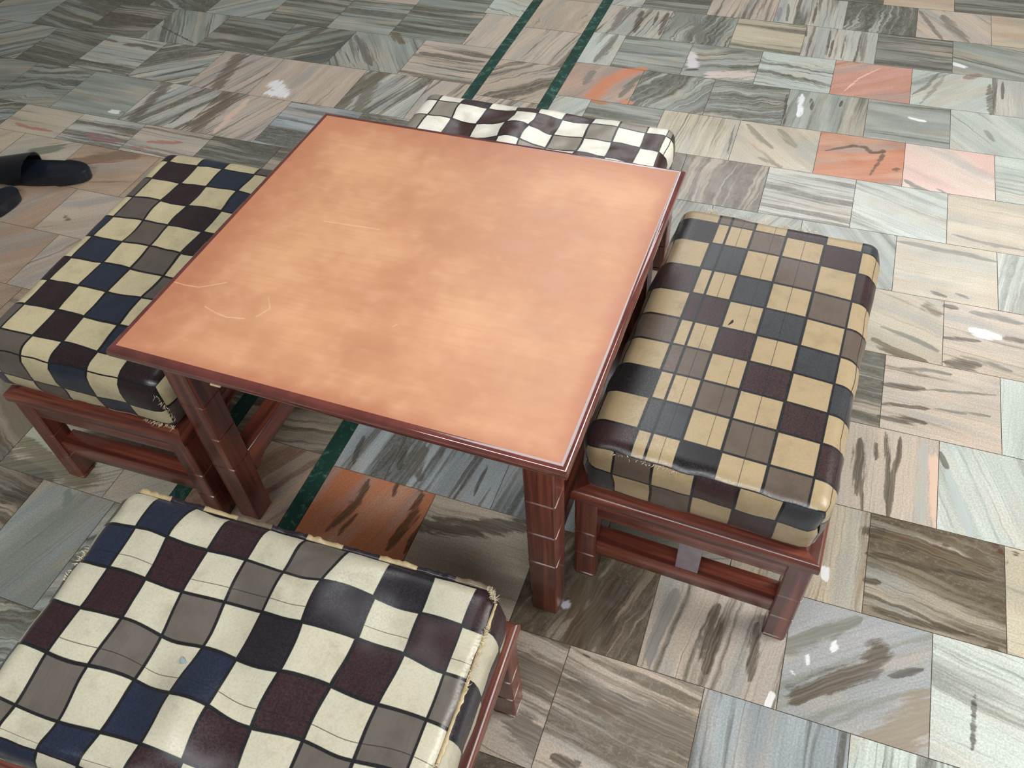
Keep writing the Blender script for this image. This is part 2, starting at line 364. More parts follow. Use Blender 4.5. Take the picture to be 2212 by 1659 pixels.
STROKES=[([(0.864,1.422),(0.906,1.448),(0.929,1.462),(0.956,1.465),(0.971,1.444),(0.99,1.446),(1.0,1.459),(0.998,1.426),(0.976,1.344)],0.009,(62,54,42)),
([(1.032,1.383),(1.036,1.388)],0.013,(62,54,42)),
([(0.881,1.719),(0.915,1.803),(0.969,1.875)],0.005,(225,190,180)),
([(1.046,0.665),(1.127,0.675)],0.012,(62,54,42)),
([(1.127,0.674),(1.247,0.697)],0.006,(104,106,98)),
([(1.046,0.613),(1.085,0.619),(1.136,0.628)],0.009,(62,54,42)),
([(1.136,0.628),(1.238,0.64)],0.007,(104,106,98)),
([(1.045,0.582),(1.13,0.588)],0.011,(62,54,42)),
([(1.079,0.718),(1.125,0.724),(1.17,0.727)],0.008,(104,106,98)),
([(1.034,0.822),(1.071,0.811),(1.107,0.8),(1.147,0.781)],0.012,(104,106,98)),
([(1.022,0.784),(1.055,0.76),(1.102,0.749),(1.125,0.746)],0.018,(82,68,48)),
([(1.118,0.908),(1.141,0.894)],0.022,(82,68,48)),
([(1.151,0.921),(1.181,0.919)],0.012,(62,54,42)),
([(1.2,0.915),(1.246,0.916),(1.301,0.91)],0.014,(104,106,98)),
([(1.152,0.825),(1.222,0.835)],0.009,(62,54,42)),
([(1.156,0.756),(1.222,0.767)],0.022,(62,54,42)),
([(1.184,0.783),(1.237,0.778),(1.277,0.768)],0.01,(104,106,98)),
([(1.199,0.862),(1.26,0.856)],0.02,(238,240,240)),
([(1.268,0.858),(1.295,0.857)],0.014,(62,54,42)),
([(1.05,1.106),(1.101,1.106),(1.147,1.099),(1.19,1.102),(1.253,1.092)],0.012,(104,106,98)),
([(1.123,0.959),(1.157,0.948)],0.008,(62,54,42)),
([(1.173,0.966),(1.202,0.956)],0.007,(62,54,42)),
([(1.163,1.166),(1.193,1.158),(1.223,1.153),(1.25,1.149),(1.309,1.151)],0.009,(104,106,98)),
([(1.056,1.35),(1.074,1.33),(1.115,1.314)],0.014,(104,106,98)),
([(1.126,1.331),(1.157,1.312)],0.007,(104,106,98)),
([(1.02,0.52),(1.024,0.438),(1.025,0.391)],0.016,(62,54,42)),
([(1.029,0.439),(1.036,0.364)],0.005,(62,54,42)),
([(1.063,0.55),(1.071,0.457),(1.073,0.406),(1.078,0.363)],0.009,(62,54,42)),
([(1.088,0.545),(1.086,0.496),(1.079,0.453),(1.08,0.371)],0.009,(62,54,42)),
([(1.049,0.52),(1.051,0.479)],0.007,(62,54,42)),
([(1.127,0.545),(1.127,0.439),(1.13,0.364)],0.016,(165,168,162)),
([(1.155,0.532),(1.167,0.495)],0.009,(62,54,42)),
([(1.167,0.495),(1.184,0.442),(1.204,0.365)],0.014,(170,178,176)),
([(1.147,0.505),(1.149,0.427),(1.167,0.368)],0.03,(215,182,160)),
([(1.151,0.329),(1.156,0.328)],0.02,(80,50,40)),
([(1.165,0.335),(1.168,0.336)],0.011,(80,50,40)),
([(1.24,0.361),(1.241,0.36)],0.009,(80,50,40)),
([(1.249,0.353),(1.249,0.347)],0.008,(80,50,40)),
([(1.27,0.354),(1.272,0.354)],0.009,(80,50,40)),
([(1.258,0.334),(1.259,0.334)],0.008,(80,50,40)),
([(1.047,0.327),(1.071,0.329)],0.02,(62,54,42)),
([(1.093,0.317),(1.127,0.316)],0.014,(62,54,42)),
([(1.047,0.283),(1.108,0.283)],0.01,(62,54,42)),
([(1.21,0.096),(1.209,0.051),(1.208,0.012)],0.006,(62,54,42)),
([(1.234,0.177),(1.239,0.177)],0.013,(82,68,48)),
([(0.975,0.015),(1.019,0.05),(1.063,0.084),(1.082,0.121)],0.03,(82,68,48)),
([(0.945,0.072),(0.976,0.108),(1.017,0.139),(1.05,0.164)],0.025,(120,118,105)),
([(1.083,-0.026),(1.114,0.006),(1.146,0.05)],0.05,(140,128,108)),
([(1.094,0.084),(1.142,0.111)],0.008,(62,54,42)),
([(1.018,0.116),(1.014,0.096)],0.009,(238,240,240)),
([(0.94,0.003),(0.935,-0.013)],0.009,(238,240,240)),
([(0.981,0.081),(0.982,0.063)],0.006,(238,240,240)),
([(0.961,0.047),(0.966,0.044)],0.006,(238,240,240)),
([(0.99,0.233),(0.991,0.218)],0.011,(238,240,240)),
([(1.05,0.188),(1.117,0.184),(1.213,0.187)],0.009,(62,54,42)),
([(0.84,0.121),(0.838,0.059),(0.842,0.004)],0.02,(62,54,42)),
([(0.904,0.11),(0.905,0.012)],0.012,(62,54,42)),
([(1.047,0.233),(1.075,0.236)],0.009,(62,54,42)),
([(1.053,0.329),(1.111,0.328),(1.176,0.316),(1.238,0.314)],0.022,(82,68,48)),
([(1.046,0.28),(1.138,0.285),(1.238,0.292)],0.008,(62,54,42)),
([(0.334,0.108),(0.412,0.123),(0.501,0.162)],0.03,(70,62,50)),
([(0.207,0.167),(0.208,0.118),(0.183,0.044)],0.013,(62,54,42)),
([(0.26,0.177),(0.263,0.145)],0.007,(62,54,42)),
([(0.221,0.097),(0.206,0.043)],0.008,(62,54,42)),
([(0.307,0.182),(0.314,0.127),(0.3,0.044)],0.015,(62,54,42)),
([(0.344,0.143),(0.331,0.083),(0.331,0.048)],0.008,(62,54,42)),
([(0.153,0.254),(0.156,0.22),(0.164,0.187)],0.008,(62,54,42)),
([(0.274,0.264),(0.281,0.207),(0.299,0.193)],0.02,(95,85,75)),
([(0.243,0.247),(0.249,0.2)],0.009,(62,54,42)),
([(0.398,0.265),(0.399,0.189)],0.006,(62,54,42)),
([(-0.686,1.356),(-0.651,1.324)],0.045,(238,240,240)),
([(-0.679,1.311),(-0.631,1.31)],0.03,(238,240,240)),
([(-1.081,1.1),(-1.06,1.099)],0.016,(238,240,240)),
([(-1.219,1.335),(-1.226,1.333)],0.002,(62,54,42)),
([(-0.804,1.522),(-0.762,1.587),(-0.723,1.692),(-0.716,1.718)],0.03,(85,78,66)),
([(-0.702,1.51),(-0.637,1.534),(-0.608,1.594),(-0.6,1.658)],0.03,(75,80,78)),
([(-0.592,1.691),(-0.539,1.626),(-0.455,1.528)],0.022,(95,88,82)),
([(-0.583,1.592),(-0.534,1.537),(-0.497,1.503)],0.004,(62,54,42)),
([(-0.348,1.636),(-0.23,1.628),(-0.133,1.631)],0.018,(85,80,72)),
([(-0.475,1.728),(-0.43,1.684)],0.03,(100,85,60)),
([(-0.446,1.432),(-0.449,1.363),(-0.439,1.301)],0.05,(95,86,68)),
([(-0.413,1.482),(-0.399,1.376),(-0.382,1.29)],0.04,(100,92,75)),
([(-1.011,1.287),(-1.005,1.219),(-0.993,1.091)],0.035,(88,76,62)),
([(-0.782,1.257),(-0.786,1.177),(-0.783,1.091)],0.05,(92,78,64)),
([(-0.889,1.478),(-0.873,1.393),(-0.854,1.306)],0.04,(95,80,68)),
([(-0.858,1.178),(-0.873,1.085)],0.006,(62,54,42)),
([(-0.721,1.266),(-0.723,1.188),(-0.72,1.077)],0.018,(215,185,165)),
([(-1.082,1.297),(-1.027,1.34),(-0.952,1.418)],0.007,(62,54,42)),
([(-1.307,1.452),(-1.245,1.46),(-1.172,1.446)],0.02,(85,72,64)),
([(-1.392,1.472),(-1.337,1.461)],0.012,(95,80,72)),
([(-1.39,1.33),(-1.327,1.331),(-1.211,1.33)],0.009,(62,54,42)),
([(-1.241,1.3),(-1.069,1.279)],0.014,(100,98,90)),
([(-1.057,1.538),(-0.999,1.556),(-0.855,1.533)],0.02,(92,88,78)),
([(-1.277,1.599),(-1.178,1.557),(-1.067,1.512)],0.005,(62,54,42)),
([(-1.673,1.61),(-1.509,1.561),(-1.43,1.52)],0.012,(85,85,72)),
([(-1.791,1.484),(-1.739,1.54)],0.02,(150,160,155)),
([(0.301,1.698),(0.249,1.61),(0.23,1.52)],0.05,(205,128,90)),
([(0.327,1.705),(0.287,1.674)],0.03,(205,128,90)),
([(0.245,1.505),(0.267,1.498)],0.025,(175,120,70)),
([(0.329,1.671),(0.302,1.539)],0.018,(100,105,90)),
([(0.321,1.519),(0.341,1.518)],0.018,(205,128,90)),
([(0.195,1.664),(0.188,1.581)],0.02,(120,118,112)),
([(0.236,1.788),(0.306,1.791),(0.424,1.806)],0.012,(105,108,104)),
([(0.204,1.893),(0.196,1.801),(0.182,1.71)],0.02,(105,98,92)),
([(0.239,2.062),(0.25,1.912)],0.016,(62,54,42)),
([(0.291,2.066),(0.295,1.97)],0.007,(62,54,42)),
([(0.321,2.065),(0.326,1.915)],0.014,(82,68,48)),
([(0.179,2.073),(0.181,1.911)],0.02,(115,105,100)),
([(0.403,2.06),(0.448,1.945),(0.451,1.893)],0.025,(110,106,96)),
([(0.454,2.08),(0.486,1.97),(0.518,1.888)],0.012,(80,80,68)),
([(0.535,1.855),(0.592,1.877)],0.012,(95,100,95)),
([(0.445,1.728),(0.482,1.744)],0.01,(62,54,42)),
([(0.441,1.825),(0.462,1.759)],0.03,(220,210,215)),
([(0.526,1.721),(0.627,1.747)],0.04,(215,195,188)),
([(0.661,1.494),(0.701,1.436),(0.741,1.397)],0.014,(120,115,98)),
([(0.74,1.492),(0.794,1.417)],0.018,(125,120,100)),
([(0.708,1.351),(0.775,1.322)],0.012,(120,112,95)),
([(0.549,1.307),(0.549,1.224),(0.55,1.154)],0.014,(110,100,80)),
([(0.625,1.296),(0.63,1.177)],0.02,(115,105,88)),
([(0.627,1.496),(0.636,1.331)],0.004,(62,54,42)),
([(0.742,1.698),(0.753,1.507)],0.008,(62,54,42)),
([(1.054,2.255),(1.09,2.162),(1.125,2.074)],0.012,(110,102,92)),
([(1.121,2.239),(1.149,2.161),(1.194,2.083)],0.028,(115,108,95)),
([(0.738,2.085),(0.747,2.01)],0.009,(62,54,42)),
([(0.815,2.065),(0.815,1.904)],0.007,(62,54,42)),
([(0.826,2.007),(0.825,1.899)],0.007,(62,54,42)),
([(0.859,2.06),(0.857,1.901)],0.004,(82,68,48)),
([(0.911,2.073),(0.912,1.9)],0.014,(125,118,105)),
([(0.755,2.242),(0.757,2.097)],0.007,(62,54,42)),
([(0.669,2.213),(0.681,2.094)],0.008,(85,95,95)),
([(0.648,2.183),(0.654,2.088)],0.012,(130,130,130)),
([(1.117,1.878),(1.081,1.785),(1.053,1.747)],0.009,(105,105,98)),
([(1.135,1.876),(1.105,1.779),(1.075,1.704)],0.009,(140,132,118)),
([(1.247,1.853),(1.249,1.696)],0.014,(100,95,80)),
([(1.28,1.874),(1.278,1.781)],0.008,(62,54,42)),
([(1.019,1.549),(1.075,1.548),(1.153,1.547)],0.012,(140,148,142)),
([(1.049,1.632),(1.095,1.621)],0.01,(238,240,240)),
([(1.152,1.947),(1.182,1.935)],0.016,(238,240,240)),
([(1.183,1.869),(1.227,1.9)],0.02,(130,112,100)),
([(1.234,1.618),(1.255,1.569)],0.012,(125,128,122)),
([(0.777,1.681),(0.782,1.561)],0.014,(238,240,240)),
([(0.804,1.663),(0.81,1.604)],0.008,(62,54,42)),
([(0.738,1.671),(0.749,1.517)],0.007,(62,54,42)),
([(0.882,1.671),(0.879,1.64)],0.008,(62,54,42)),
([(-1.32,0.972),(-1.261,0.963),(-1.18,0.966)],0.011,(165,105,90)),
([(-1.078,0.981),(-1.002,0.971),(-0.949,0.979)],0.018,(140,95,88)),
([(-0.881,0.992),(-0.777,1.014)],0.012,(165,105,90)),
([(-0.908,0.961),(-0.843,0.967)],0.008,(165,105,90)),
([(-1.013,0.847),(-0.958,0.89),(-0.877,0.935)],0.06,(115,92,74)),
([(-1.155,0.865),(-1.112,0.9)],0.04,(105,108,92)),
([(-0.874,0.647),(-0.86,0.645)],0.012,(95,75,50)),
([(0.626,0.08),(0.644,-0.006)],0.03,(82,68,48)),
([(0.653,0.093),(0.671,0.003)],0.03,(90,78,62)),
([(0.681,0.113),(0.683,0.05),(0.688,-0.003)],0.02,(72,60,48)),
([(0.775,0.126),(0.762,0.045),(0.761,-0.01)],0.02,(130,130,125)),
([(0.613,0.045),(0.617,0.045)],0.012,(205,205,215)),
([(0.665,-0.026),(0.674,-0.026)],0.006,(62,54,42)),
([(0.652,-0.069),(0.708,-0.076),(0.761,-0.077)],0.014,(80,72,60)),
([(0.704,-0.09),(0.729,-0.088)],0.03,(82,68,48)),
([(0.773,-0.091),(0.815,-0.087),(0.845,-0.089)],0.05,(100,92,80)),
([(0.697,-0.087),(0.703,-0.094)],0.008,(60,85,60)),
([(0.589,-0.071),(0.636,-0.074)],0.05,(105,92,78)),
([(0.663,-0.181),(0.707,-0.179)],0.012,(62,54,42)),
([(0.609,-0.155),(0.641,-0.17)],0.05,(100,96,88)),
([(-0.46,0.044),(-0.41,0.028),(-0.346,0.02),(-0.302,0.007)],0.06,(110,104,80)),
([(-0.467,-0.011),(-0.421,-0.013),(-0.373,-0.016)],0.05,(78,76,58)),
([(-0.411,-0.073),(-0.381,-0.059)],0.03,(70,66,52)),
([(-0.484,0.069),(-0.434,0.047),(-0.365,0.026)],0.03,(165,170,150)),
([(-0.311,-0.023),(-0.287,-0.055)],0.015,(120,135,122))]

rng = random.Random(7)
class Tiles:
    def __init__(s): s.v=[]; s.f=[]; s.uv=[]; s.A=[]; s.B=[]; s.D=[]; s.K=[]; s.n=0
    def add(s, u0, u1, v0, v1, style):
        if isinstance(style, str):
            q = style.split(':'); kd = KIND[q[0]]; ang = float(q[1]) if len(q) > 1 and q[1] else 0.0
            dark = float(q[2]) if len(q) > 2 and q[2] else kd[3]; fr = float(q[3]) if len(q) > 3 and q[3] else kd[5]
            cA, cB = TINT[q[4]] if len(q) > 4 else kd[:2]
            cD, wav = kd[2], kd[4]
        g = 0.0006
        u0 += g; u1 -= g; v0 += g; v1 -= g
        sel = []
        for pts, w, c in STROKES:
            cu = sum(p[0] for p in pts)/len(pts); cv = sum(p[1] for p in pts)/len(pts)
            if min(p[0] for p in pts)-w < u1 and max(p[0] for p in pts)+w > u0 and min(p[1] for p in pts)-w < v1 and max(p[1] for p in pts)+w > v0:
                ins = sum(1 for p in pts if u0 <= p[0] <= u1 and v0 <= p[1] <= v1)
                if ins*2 >= len(pts): sel.append((pts, w, c))
        n = 56 if sel else 1
        nv = n + 1
        US, VS = np.meshgrid(np.linspace(u0, u1, nv), np.linspace(v0, v1, nv))
        P = np.stack([US.ravel(), VS.ravel()], 1)
        K = np.zeros((len(P), 4)); K[:, :3] = lin(cD)
        for pts, w, c in sel:
            best = np.full(len(P), 9.0); tap = np.ones(len(P))
            seg = [math.dist(a, b) for a, b in zip(pts[:-1], pts[1:])]; tot = sum(seg); run = 0.0
            thin = tot > 2.2*w and w < .03
            for a, b, sl in zip(pts[:-1], pts[1:], seg):
                a = np.array(a); b = np.array(b); d = b-a; L = max(d@d, 1e-9)
                h = np.clip(((P-a)@d)/L, 0, 1)
                dd = np.linalg.norm(P-a-h[:, None]*d, axis=1); up = dd < best
                fr_ = (run+h*sl)/max(tot, 1e-6)
                if thin: tap[up] = (0.25 + 1.0*np.sqrt(np.clip(4*fr_*(1-fr_), 0, 1)))[up]
                best = np.minimum(best, dd); run += sl
            al = np.clip(1.25 - best/(w*0.5*tap)*0.72, 0, 1)
            rep = al > K[:, 3]
            K[rep, :3] = lin(c); K[rep, 3] = al[rep]
        ca, sa = math.cos(R(ang)), math.sin(R(ang))
        # offset each tile into its own region of the vein field
        ox, oy = rng.uniform(0, 40), rng.uniform(0, 40)
        m = ((u0+u1)/2, (v0+v1)/2)
        S = (P[:, 0]-m[0])*ca + (P[:, 1]-m[1])*sa + ox
        T = -(P[:, 0]-m[0])*sa + (P[:, 1]-m[1])*ca + oy
        dz = rng.uniform(-0.0001, 0.0001)
        s.v.append(np.column_stack([P, np.full(len(P), dz)]))
        i = np.arange(n*n); r, c_ = i // n, i % n
        a = s.n + r*nv + c_
        F = np.column_stack([a, a+1, a+nv+1, a+nv]); s.f.append(F)
        s.uv.append(np.column_stack([S, T]))
        jit = rng.uniform(0.95, 1.05)
        for arr, c, al in ((s.A, cA, dark), (s.B, cB, wav), (s.D, cD, fr)):
            q = np.empty((len(P), 4)); q[:, :3] = np.array(lin(c))*jit; q[:, 3] = al; arr.append(q)
        s.K.append(K); s.n += len(P)
T = Tiles()
RND = ['g:0','G:0','p:90','m:88','m:0','g:-50','s:30','w:10','b:80','p:-5','y:20','g:88','s:80','G:45','w:-30','k:20']
def rnd(): return rng.choice(RND)
for r in range(-12, 17):
    v1 = V0 - PV*r; off = U0 if r % 2 else U0 - PU/2
    for k in range(0, 13):
        a, b = max(off + PU*k, 0.1309), off + PU*(k+1)
        T.add(a, b, v1-PV, v1, RIGHT.get(r, {}).get(k) or rnd())
for vt, vb, bd, st in LEFT:
    for i in range(len(bd)-1): T.add(bd[i+1], bd[i], vb, vt, st[i] if i < len(st) else rnd())
    u = bd[-1]
    while u > -3.0:
        T.add(u-.21, u, vb, vt, rnd()); u -= .21
for base, stp in ((2.36, 1), (-.45, -1)):
    v = base
    for q in range(9):
        u = -.1234 - (0.11 if q % 2 else 0.0)
        if q % 2: T.add(u, -.1234, *( (v, v+.215) if stp > 0 else (v-.215, v)), rnd())
        while u > -3.0:
            T.add(u-.21, u, *((v, v+.215) if stp > 0 else (v-.215, v)), rnd()); u -= .21
        v += .215*stp
for a, b, s_ in MID: T.add(-.0916, .0981, b, a, s_)
v = 2.50
while v < 4.2: T.add(-.0916, .0981, v, v+.21, rnd()); v += .21
v = -.44
while v > -2.2: T.add(-.0916, .0981, v-.21, v, rnd()); v -= .21
V = np.concatenate(T.v); F = np.concatenate(T.f)
nT = len(V)
# bed under the joints
V = np.vstack([V, [(-3.6, -2.6, -0.0016), (3.2, -2.6, -0.0016), (3.2, 4.6, -0.0016), (-3.6, 4.6, -0.0016)]])
base = nT
# two green strips, flush with the tiles
nG = len(V)
def strip(u0, u1):
    global V
    i = len(V); V = np.vstack([V, [(u0, -2.3, 0.0001), (u1, -2.3, 0.0001), (u1, 4.3, 0.0001), (u0, 4.3, 0.0001)]]); return i
g1 = strip(-.1230, -.0920); g2 = strip(.0985, .1305)
F = np.vstack([F, [[base, base+1, base+2, base+3], [g1, g1+1, g1+2, g1+3], [g2, g2+1, g2+2, g2+3]]])
me = bpy.data.meshes.new('floor')
me.vertices.add(len(V)); me.vertices.foreach_set('co', V.astype(np.float32).ravel())
me.loops.add(len(F)*4); me.loops.foreach_set('vertex_index', F.astype(np.int32).ravel())
me.polygons.add(len(F)); me.polygons.foreach_set('loop_start', np.arange(0, len(F)*4, 4, dtype=np.int32))
mi = np.zeros(len(F), dtype=np.int32); mi[-3] = 1; mi[-2:] = 2
me.polygons.foreach_set('material_index', mi)
me.update(calc_edges=True)
pad = len(V) - nT
UV = np.vstack([np.concatenate(T.uv), np.zeros((pad, 2))])
lay = me.uv_layers.new(name='vein'); lay.data.foreach_set('uv', UV[F.ravel()].astype(np.float32).ravel())
for nm, arr in (('cA', T.A), ('cB', T.B), ('cD', T.D), ('stroke', T.K)):
    at = me.color_attributes.new(nm, 'FLOAT_COLOR', 'POINT')
    at.data.foreach_set('color', np.vstack([np.concatenate(arr), np.zeros((pad, 4))]).astype(np.float32).ravel())
floor = link('floor', me, None, [M_MARBLE, M_GROUT, M_GREEN])
floor.rotation_euler = (0, 0, PHI)
floor['kind'] = 'structure'; floor['label'] = 'polished floor of mixed veined marble tiles with two green marble strips'
# ------------------------------------------------------------------ furniture
def leg_mesh(x0, y0, w, zs, top):
    """square leg turned into stacked blocks: each block starts on a small ledge and narrows upward"""
    bm = bmesh.new()
    levels = []
    cuts = list(zs) + [top]
    for i in range(len(cuts)-1):
        a, b = cuts[i], cuts[i+1]; last = i == len(cuts)-2
        levels += [(a, 0.0 if i else -0.001), (b-0.0035, 0.0)]
        if not last: levels += [(b-0.0034, 0.0004), (b-0.0004, -0.0034)]
        else: levels += [(b, 0.0)]
    rings = []
    pz = -1
    for z, o in levels:
        if z <= pz: z = pz + 0.0002
        pz = z
        c = 0.0022
        pts = [(x0-o, y0-o), (x0+w+o, y0-o), (x0+w+o, y0+w+o), (x0-o, y0+w+o)]
        xs0, xs1, ys0, ys1 = x0-o, x0+w+o, y0-o, y0+w+o
        pts = [(xs0+c, ys0), (xs1-c, ys0), (xs1, ys0+c), (xs1, ys1-c), (xs1-c, ys1), (xs0+c, ys1), (xs0, ys1-c), (xs0, ys0+c)]
        rings.append([bm.verts.new((x, y, z)) for x, y in pts])
    for a, b in zip(rings[:-1], rings[1:]):
        for i in range(8):
            bm.faces.new((a[i], a[(i+1) % 8], b[(i+1) % 8], b[i]))
    bm.faces.new(rings[0][::-1]); bm.faces.new(rings[-1])
    return bm

# ---- table
TW, TD, TH = 0.6266, 0.5896, 0.45
table = empty('coffee_table', (0, 0, 0), 0, 'square low wooden table with tan worn laminate top and dark red moulded edge', 'table')
bm = bmesh.new(); box_bm(bm, 0, TW, 0, TD, 0.432, TH-0.0002)
top = bm_obj('tabletop', bm, M_LAM, table, smooth=False); top['label'] = 'tan scratched laminate top'
prof = [(-0.0006, .4500), (.0025, .4503), (.0055, .4496), (.0082, .4476), (.0100, .4444), (.0106, .4405), (.0100, .4366), (.0080, .4330), (.0050, .4308), (.0010, .4300), (-.006, .4300), (-.006, .4325)]
bm = bmesh.new(); rings = []
for o, z in prof:
    rings.append([bm.verts.new(p) for p in ((-o, -o, z), (TW+o, -o, z), (TW+o, TD+o, z), (-o, TD+o, z))])
for a, b in zip(rings[:-1], rings[1:]):
    for i in range(4): bm.faces.new((a[i], a[(i+1) % 4], b[(i+1) % 4], b[i]))
mo = bm_obj('edge_moulding', bm, M_EDGE, table); mo['label'] = 'glossy dark red rounded edge moulding'
LW = 0.0425; I0 = 0.0205; Y0 = 0.0295
lx = (I0, 0.564); ly = (Y0, TD-Y0-LW-0.002)
for yy in ly:
    for xx in lx:
        bm_obj('leg', leg_mesh(xx, yy, LW, (0.0, .150, .228, .305), .431), M_WZ, table)
ap = (.408, .431)
for yy in (ly[0]+.004, ly[1]+LW-.022): box('apron', lx[0]+LW-.001, lx[1]+.001, yy, yy+.018, ap[0], ap[1], M_WX, table, .002)
for xx in (lx[0]+.004, lx[1]+LW-.022): box('apron', xx, xx+.018, ly[0]+LW-.001, ly[1]+.001, ap[0], ap[1], M_WY, table, .002)
for s, xx in ((0, lx[0]+.008), (1, lx[1]-.009)):
    bm = bmesh.new(); x0, x1 = xx, xx+.034
    # side stretcher with a stepped scroll at both ends
    pr = [(ly[0]+LW-.002, .118), (ly[0]+LW-.002, .096), (ly[0]+LW+.010, .094), (ly[0]+LW+.014, .104), (ly[0]+LW+.030, .112), (ly[1]-.030, .112), (ly[1]-.014, .104), (ly[1]-.010, .094), (ly[1]+.002, .096), (ly[1]+.002, .150), (ly[0]+LW-.002, .150)]
    a = [bm.verts.new((x0, y, z)) for y, z in pr]; b = [bm.verts.new((x1, y, z)) for y, z in pr]
    n = len(pr); bm.faces.new(a); bm.faces.new(b[::-1])
    for i in range(n): bm.faces.new((a[i], b[i], b[(i+1) % n], a[(i+1) % n]))
    bmesh.ops.bevel(bm, geom=[e for e in bm.edges], offset=.0018, segments=1, affect='EDGES')
    bm_obj('stretcher', bm, M_WY, table)
# a bare chip on the underside of the near moulding
bm = bmesh.new(); box_bm(bm, .150, .166, -.0096, -.0066, .4305, .4330, .0006, 1)
bm_obj('wood_chip', bm, M_CHIP, table)['label'] = 'pale bare wood chip'

# ---- cushions
PAL = {'C': (206,192,156), 'N': (62,70,84), 'M': (74,48,52), 'G': (122,110,100), 'K': (46,42,46)}
DIAG = 'CNCMCG'
def rbox(p, h, r, rbot):
    q = [0, 0, 0]
    rr = r if p[2] > 0 else rbot
    q[0] = max(-h[0]+rr, min(h[0]-rr, p[0])); q[1] = max(-h[1]+rr, min(h[1]-rr, p[1])); q[2] = max(-h[2]+rr, min(h[2]-rr, p[2]))
    d = Vector((p[0]-q[0], p[1]-q[1], p[2]-q[2]))
    L = d.length
    if L < 1e-9: return Vector(p)
    return Vector(q) + d*(rr/L)

def cushion(root, hx, hy, xb, yb, rows, pal, sides, pins, wr, r=.024, zc=.2875, hz=.0525, bulge=.004, lat=.0, offx=.0):
    """top cover: cells xb x yb coloured by rows (far row first); sides: far/near/left/right = (breaks, [(z1,z0,colours)...])"""
    pal = dict(PAL, **(pal or {}))
    h = (hx, hy, hz)
    def build(name, cells, parent):
        vs, fs, uvs, cc, pp = [], [], [], [], []
        for (f, kx, ky, col, pin) in cells:
            b = len(vs)
            for j in range(ky+1):
                for i in range(kx+1):
                    vs.append(f(i/kx, j/ky))
            for j in range(ky):
                for i in range(kx):
                    a = b + j*(kx+1) + i
                    fs.append((a, a+1, a+kx+2, a+kx+1))
                    uvs += [(i/kx, j/ky), ((i+1)/kx, j/ky), ((i+1)/kx, (j+1)/ky), (i/kx, (j+1)/ky)]
                    al = {'M': .55, 'N': .25, 'K': .3, 'G': .12}.get(col, .02)
                    cc += [(*lin(pal[col]), al)]*4
                    pp += [(*pin, 1.0)]*4
        me = mesh(name, vs, fs, True)
        l = me.uv_layers.new(name='cell_uv'); l.data.foreach_set('uv', np.array(uvs, dtype=np.float32).ravel())
        for nm, arr in (('cell', cc), ('pin', pp)):
            at = me.color_attributes.new(nm, 'FLOAT_COLOR', 'CORNER'); at.data.foreach_set('color', np.array(arr, dtype=np.float32).ravel())
        o = link(name, me, parent, [M_FAB])
        bm = bmesh.new(); bm.from_mesh(me); bmesh.ops.remove_doubles(bm, verts=bm.verts, dist=0.00008); bm.to_mesh(me); bm.free()
        me.polygons.foreach_set('use_smooth', [True]*len(me.polygons))
        return o
    def disp(P, x, y, t):
        cz = 0.0 if t else (hz-min(hz, max(-hz, P.z+.007)))
        m = max(0.0, 1-(abs(x)/hx)**5)*max(0.0, 1-(abs(y)/hy)**5)
        P.z += (0.006*(1-(x/hx)**2)*(1-(y/hy)**2) if t else 0.0)
        if lat and t:
            q = Vector((x*13, y*13, root.location.x*7))
            P.x += lat*noise.noise(q)*m*1.6; P.y += lat*noise.noise(q+Vector((9, 4, 2)))*m*1.6
        w = wr(x, y)
        P.z += w*(0.25+0.75*m) if t else 0.0
        # seam puckers and slightly soft outline
        n = noise.noise(Vector((x*28, y*28, root.location.x*9+cz*40)))
        d = Vector((x/hx, y/hy, 0)); 
        if d.length > 0: d.normalize()
        e = max(abs(x)/hx, abs(y)/hy)
        if e > .9: P += d*n*0.0035*min(1, (e-.9)*10)
        P.z += zc; P.x += offx
        return P
    def topf(x0, x1, y0, y1):
        def f(a, b):
            x = x0+(x1-x0)*a; y = y0+(y1-y0)*b
            return disp(rbox((x, y, hz), h, r, .014), x, y, True)
        return f
    cells = []
    ny = len(yb)-1
    for j, row in enumerate(rows):
        y1, y0 = yb[j], yb[j+1]
        for i in range(len(xb)-1):
            cells.append((topf(xb[i], xb[i+1], y0, y1), 7, 7, row[i], pins(i, j)))
    top = build('cushion_cover', cells, root)
    sc = []
    for side, (br, bands) in sides.items():
        for zt, zb, cols in bands:
            for i in range(len(br)-1):
                def f(a, b, s=br[i], e=br[i+1], zt=zt, zb=zb, side=side):
                    t = s+(e-s)*a; z = zb+(zt-zb)*b
                    if side == 'near': x, y = t, -hy
                    elif side == 'far': x, y = -t, hy
                    elif side == 'right': x, y = hx, t
                    else: x, y = -hx, -t
                    P = rbox((x, y, z), h, r, .014)
                    bl = bulge*(1-(z/hz)**2)*min(1, 8*(1-max(abs(t)/(hx if side in ('near', 'far') else hy)-0.0, 0)))
                    P = Vector(P) + Vector({'near': (0, -1, 0), 'far': (0, 1, 0), 'right': (1, 0, 0), 'left': (-1, 0, 0)}[side])*bl
                    k = max(0.0, (z/hz))**4
                    tp = .007*(1-(z+hz)/(2*hz))
                    P = Vector((P[0]*(1-tp/hx), P[1]*(1-tp/hy), P[2]))
                    o = disp(P, x, y, False)
                    o.z += wr(x, y)*.25*k
                    return o
                sc.append((f, 6, 4, cols[i % len(cols)], (2, 2, 2)))
    sb = build('side_band', sc, top)
    return top, sb

def diagrow(start, n):  # endless diagonal sequence
    return ''.join(DIAG[(start+i) % 6] for i in range(n))

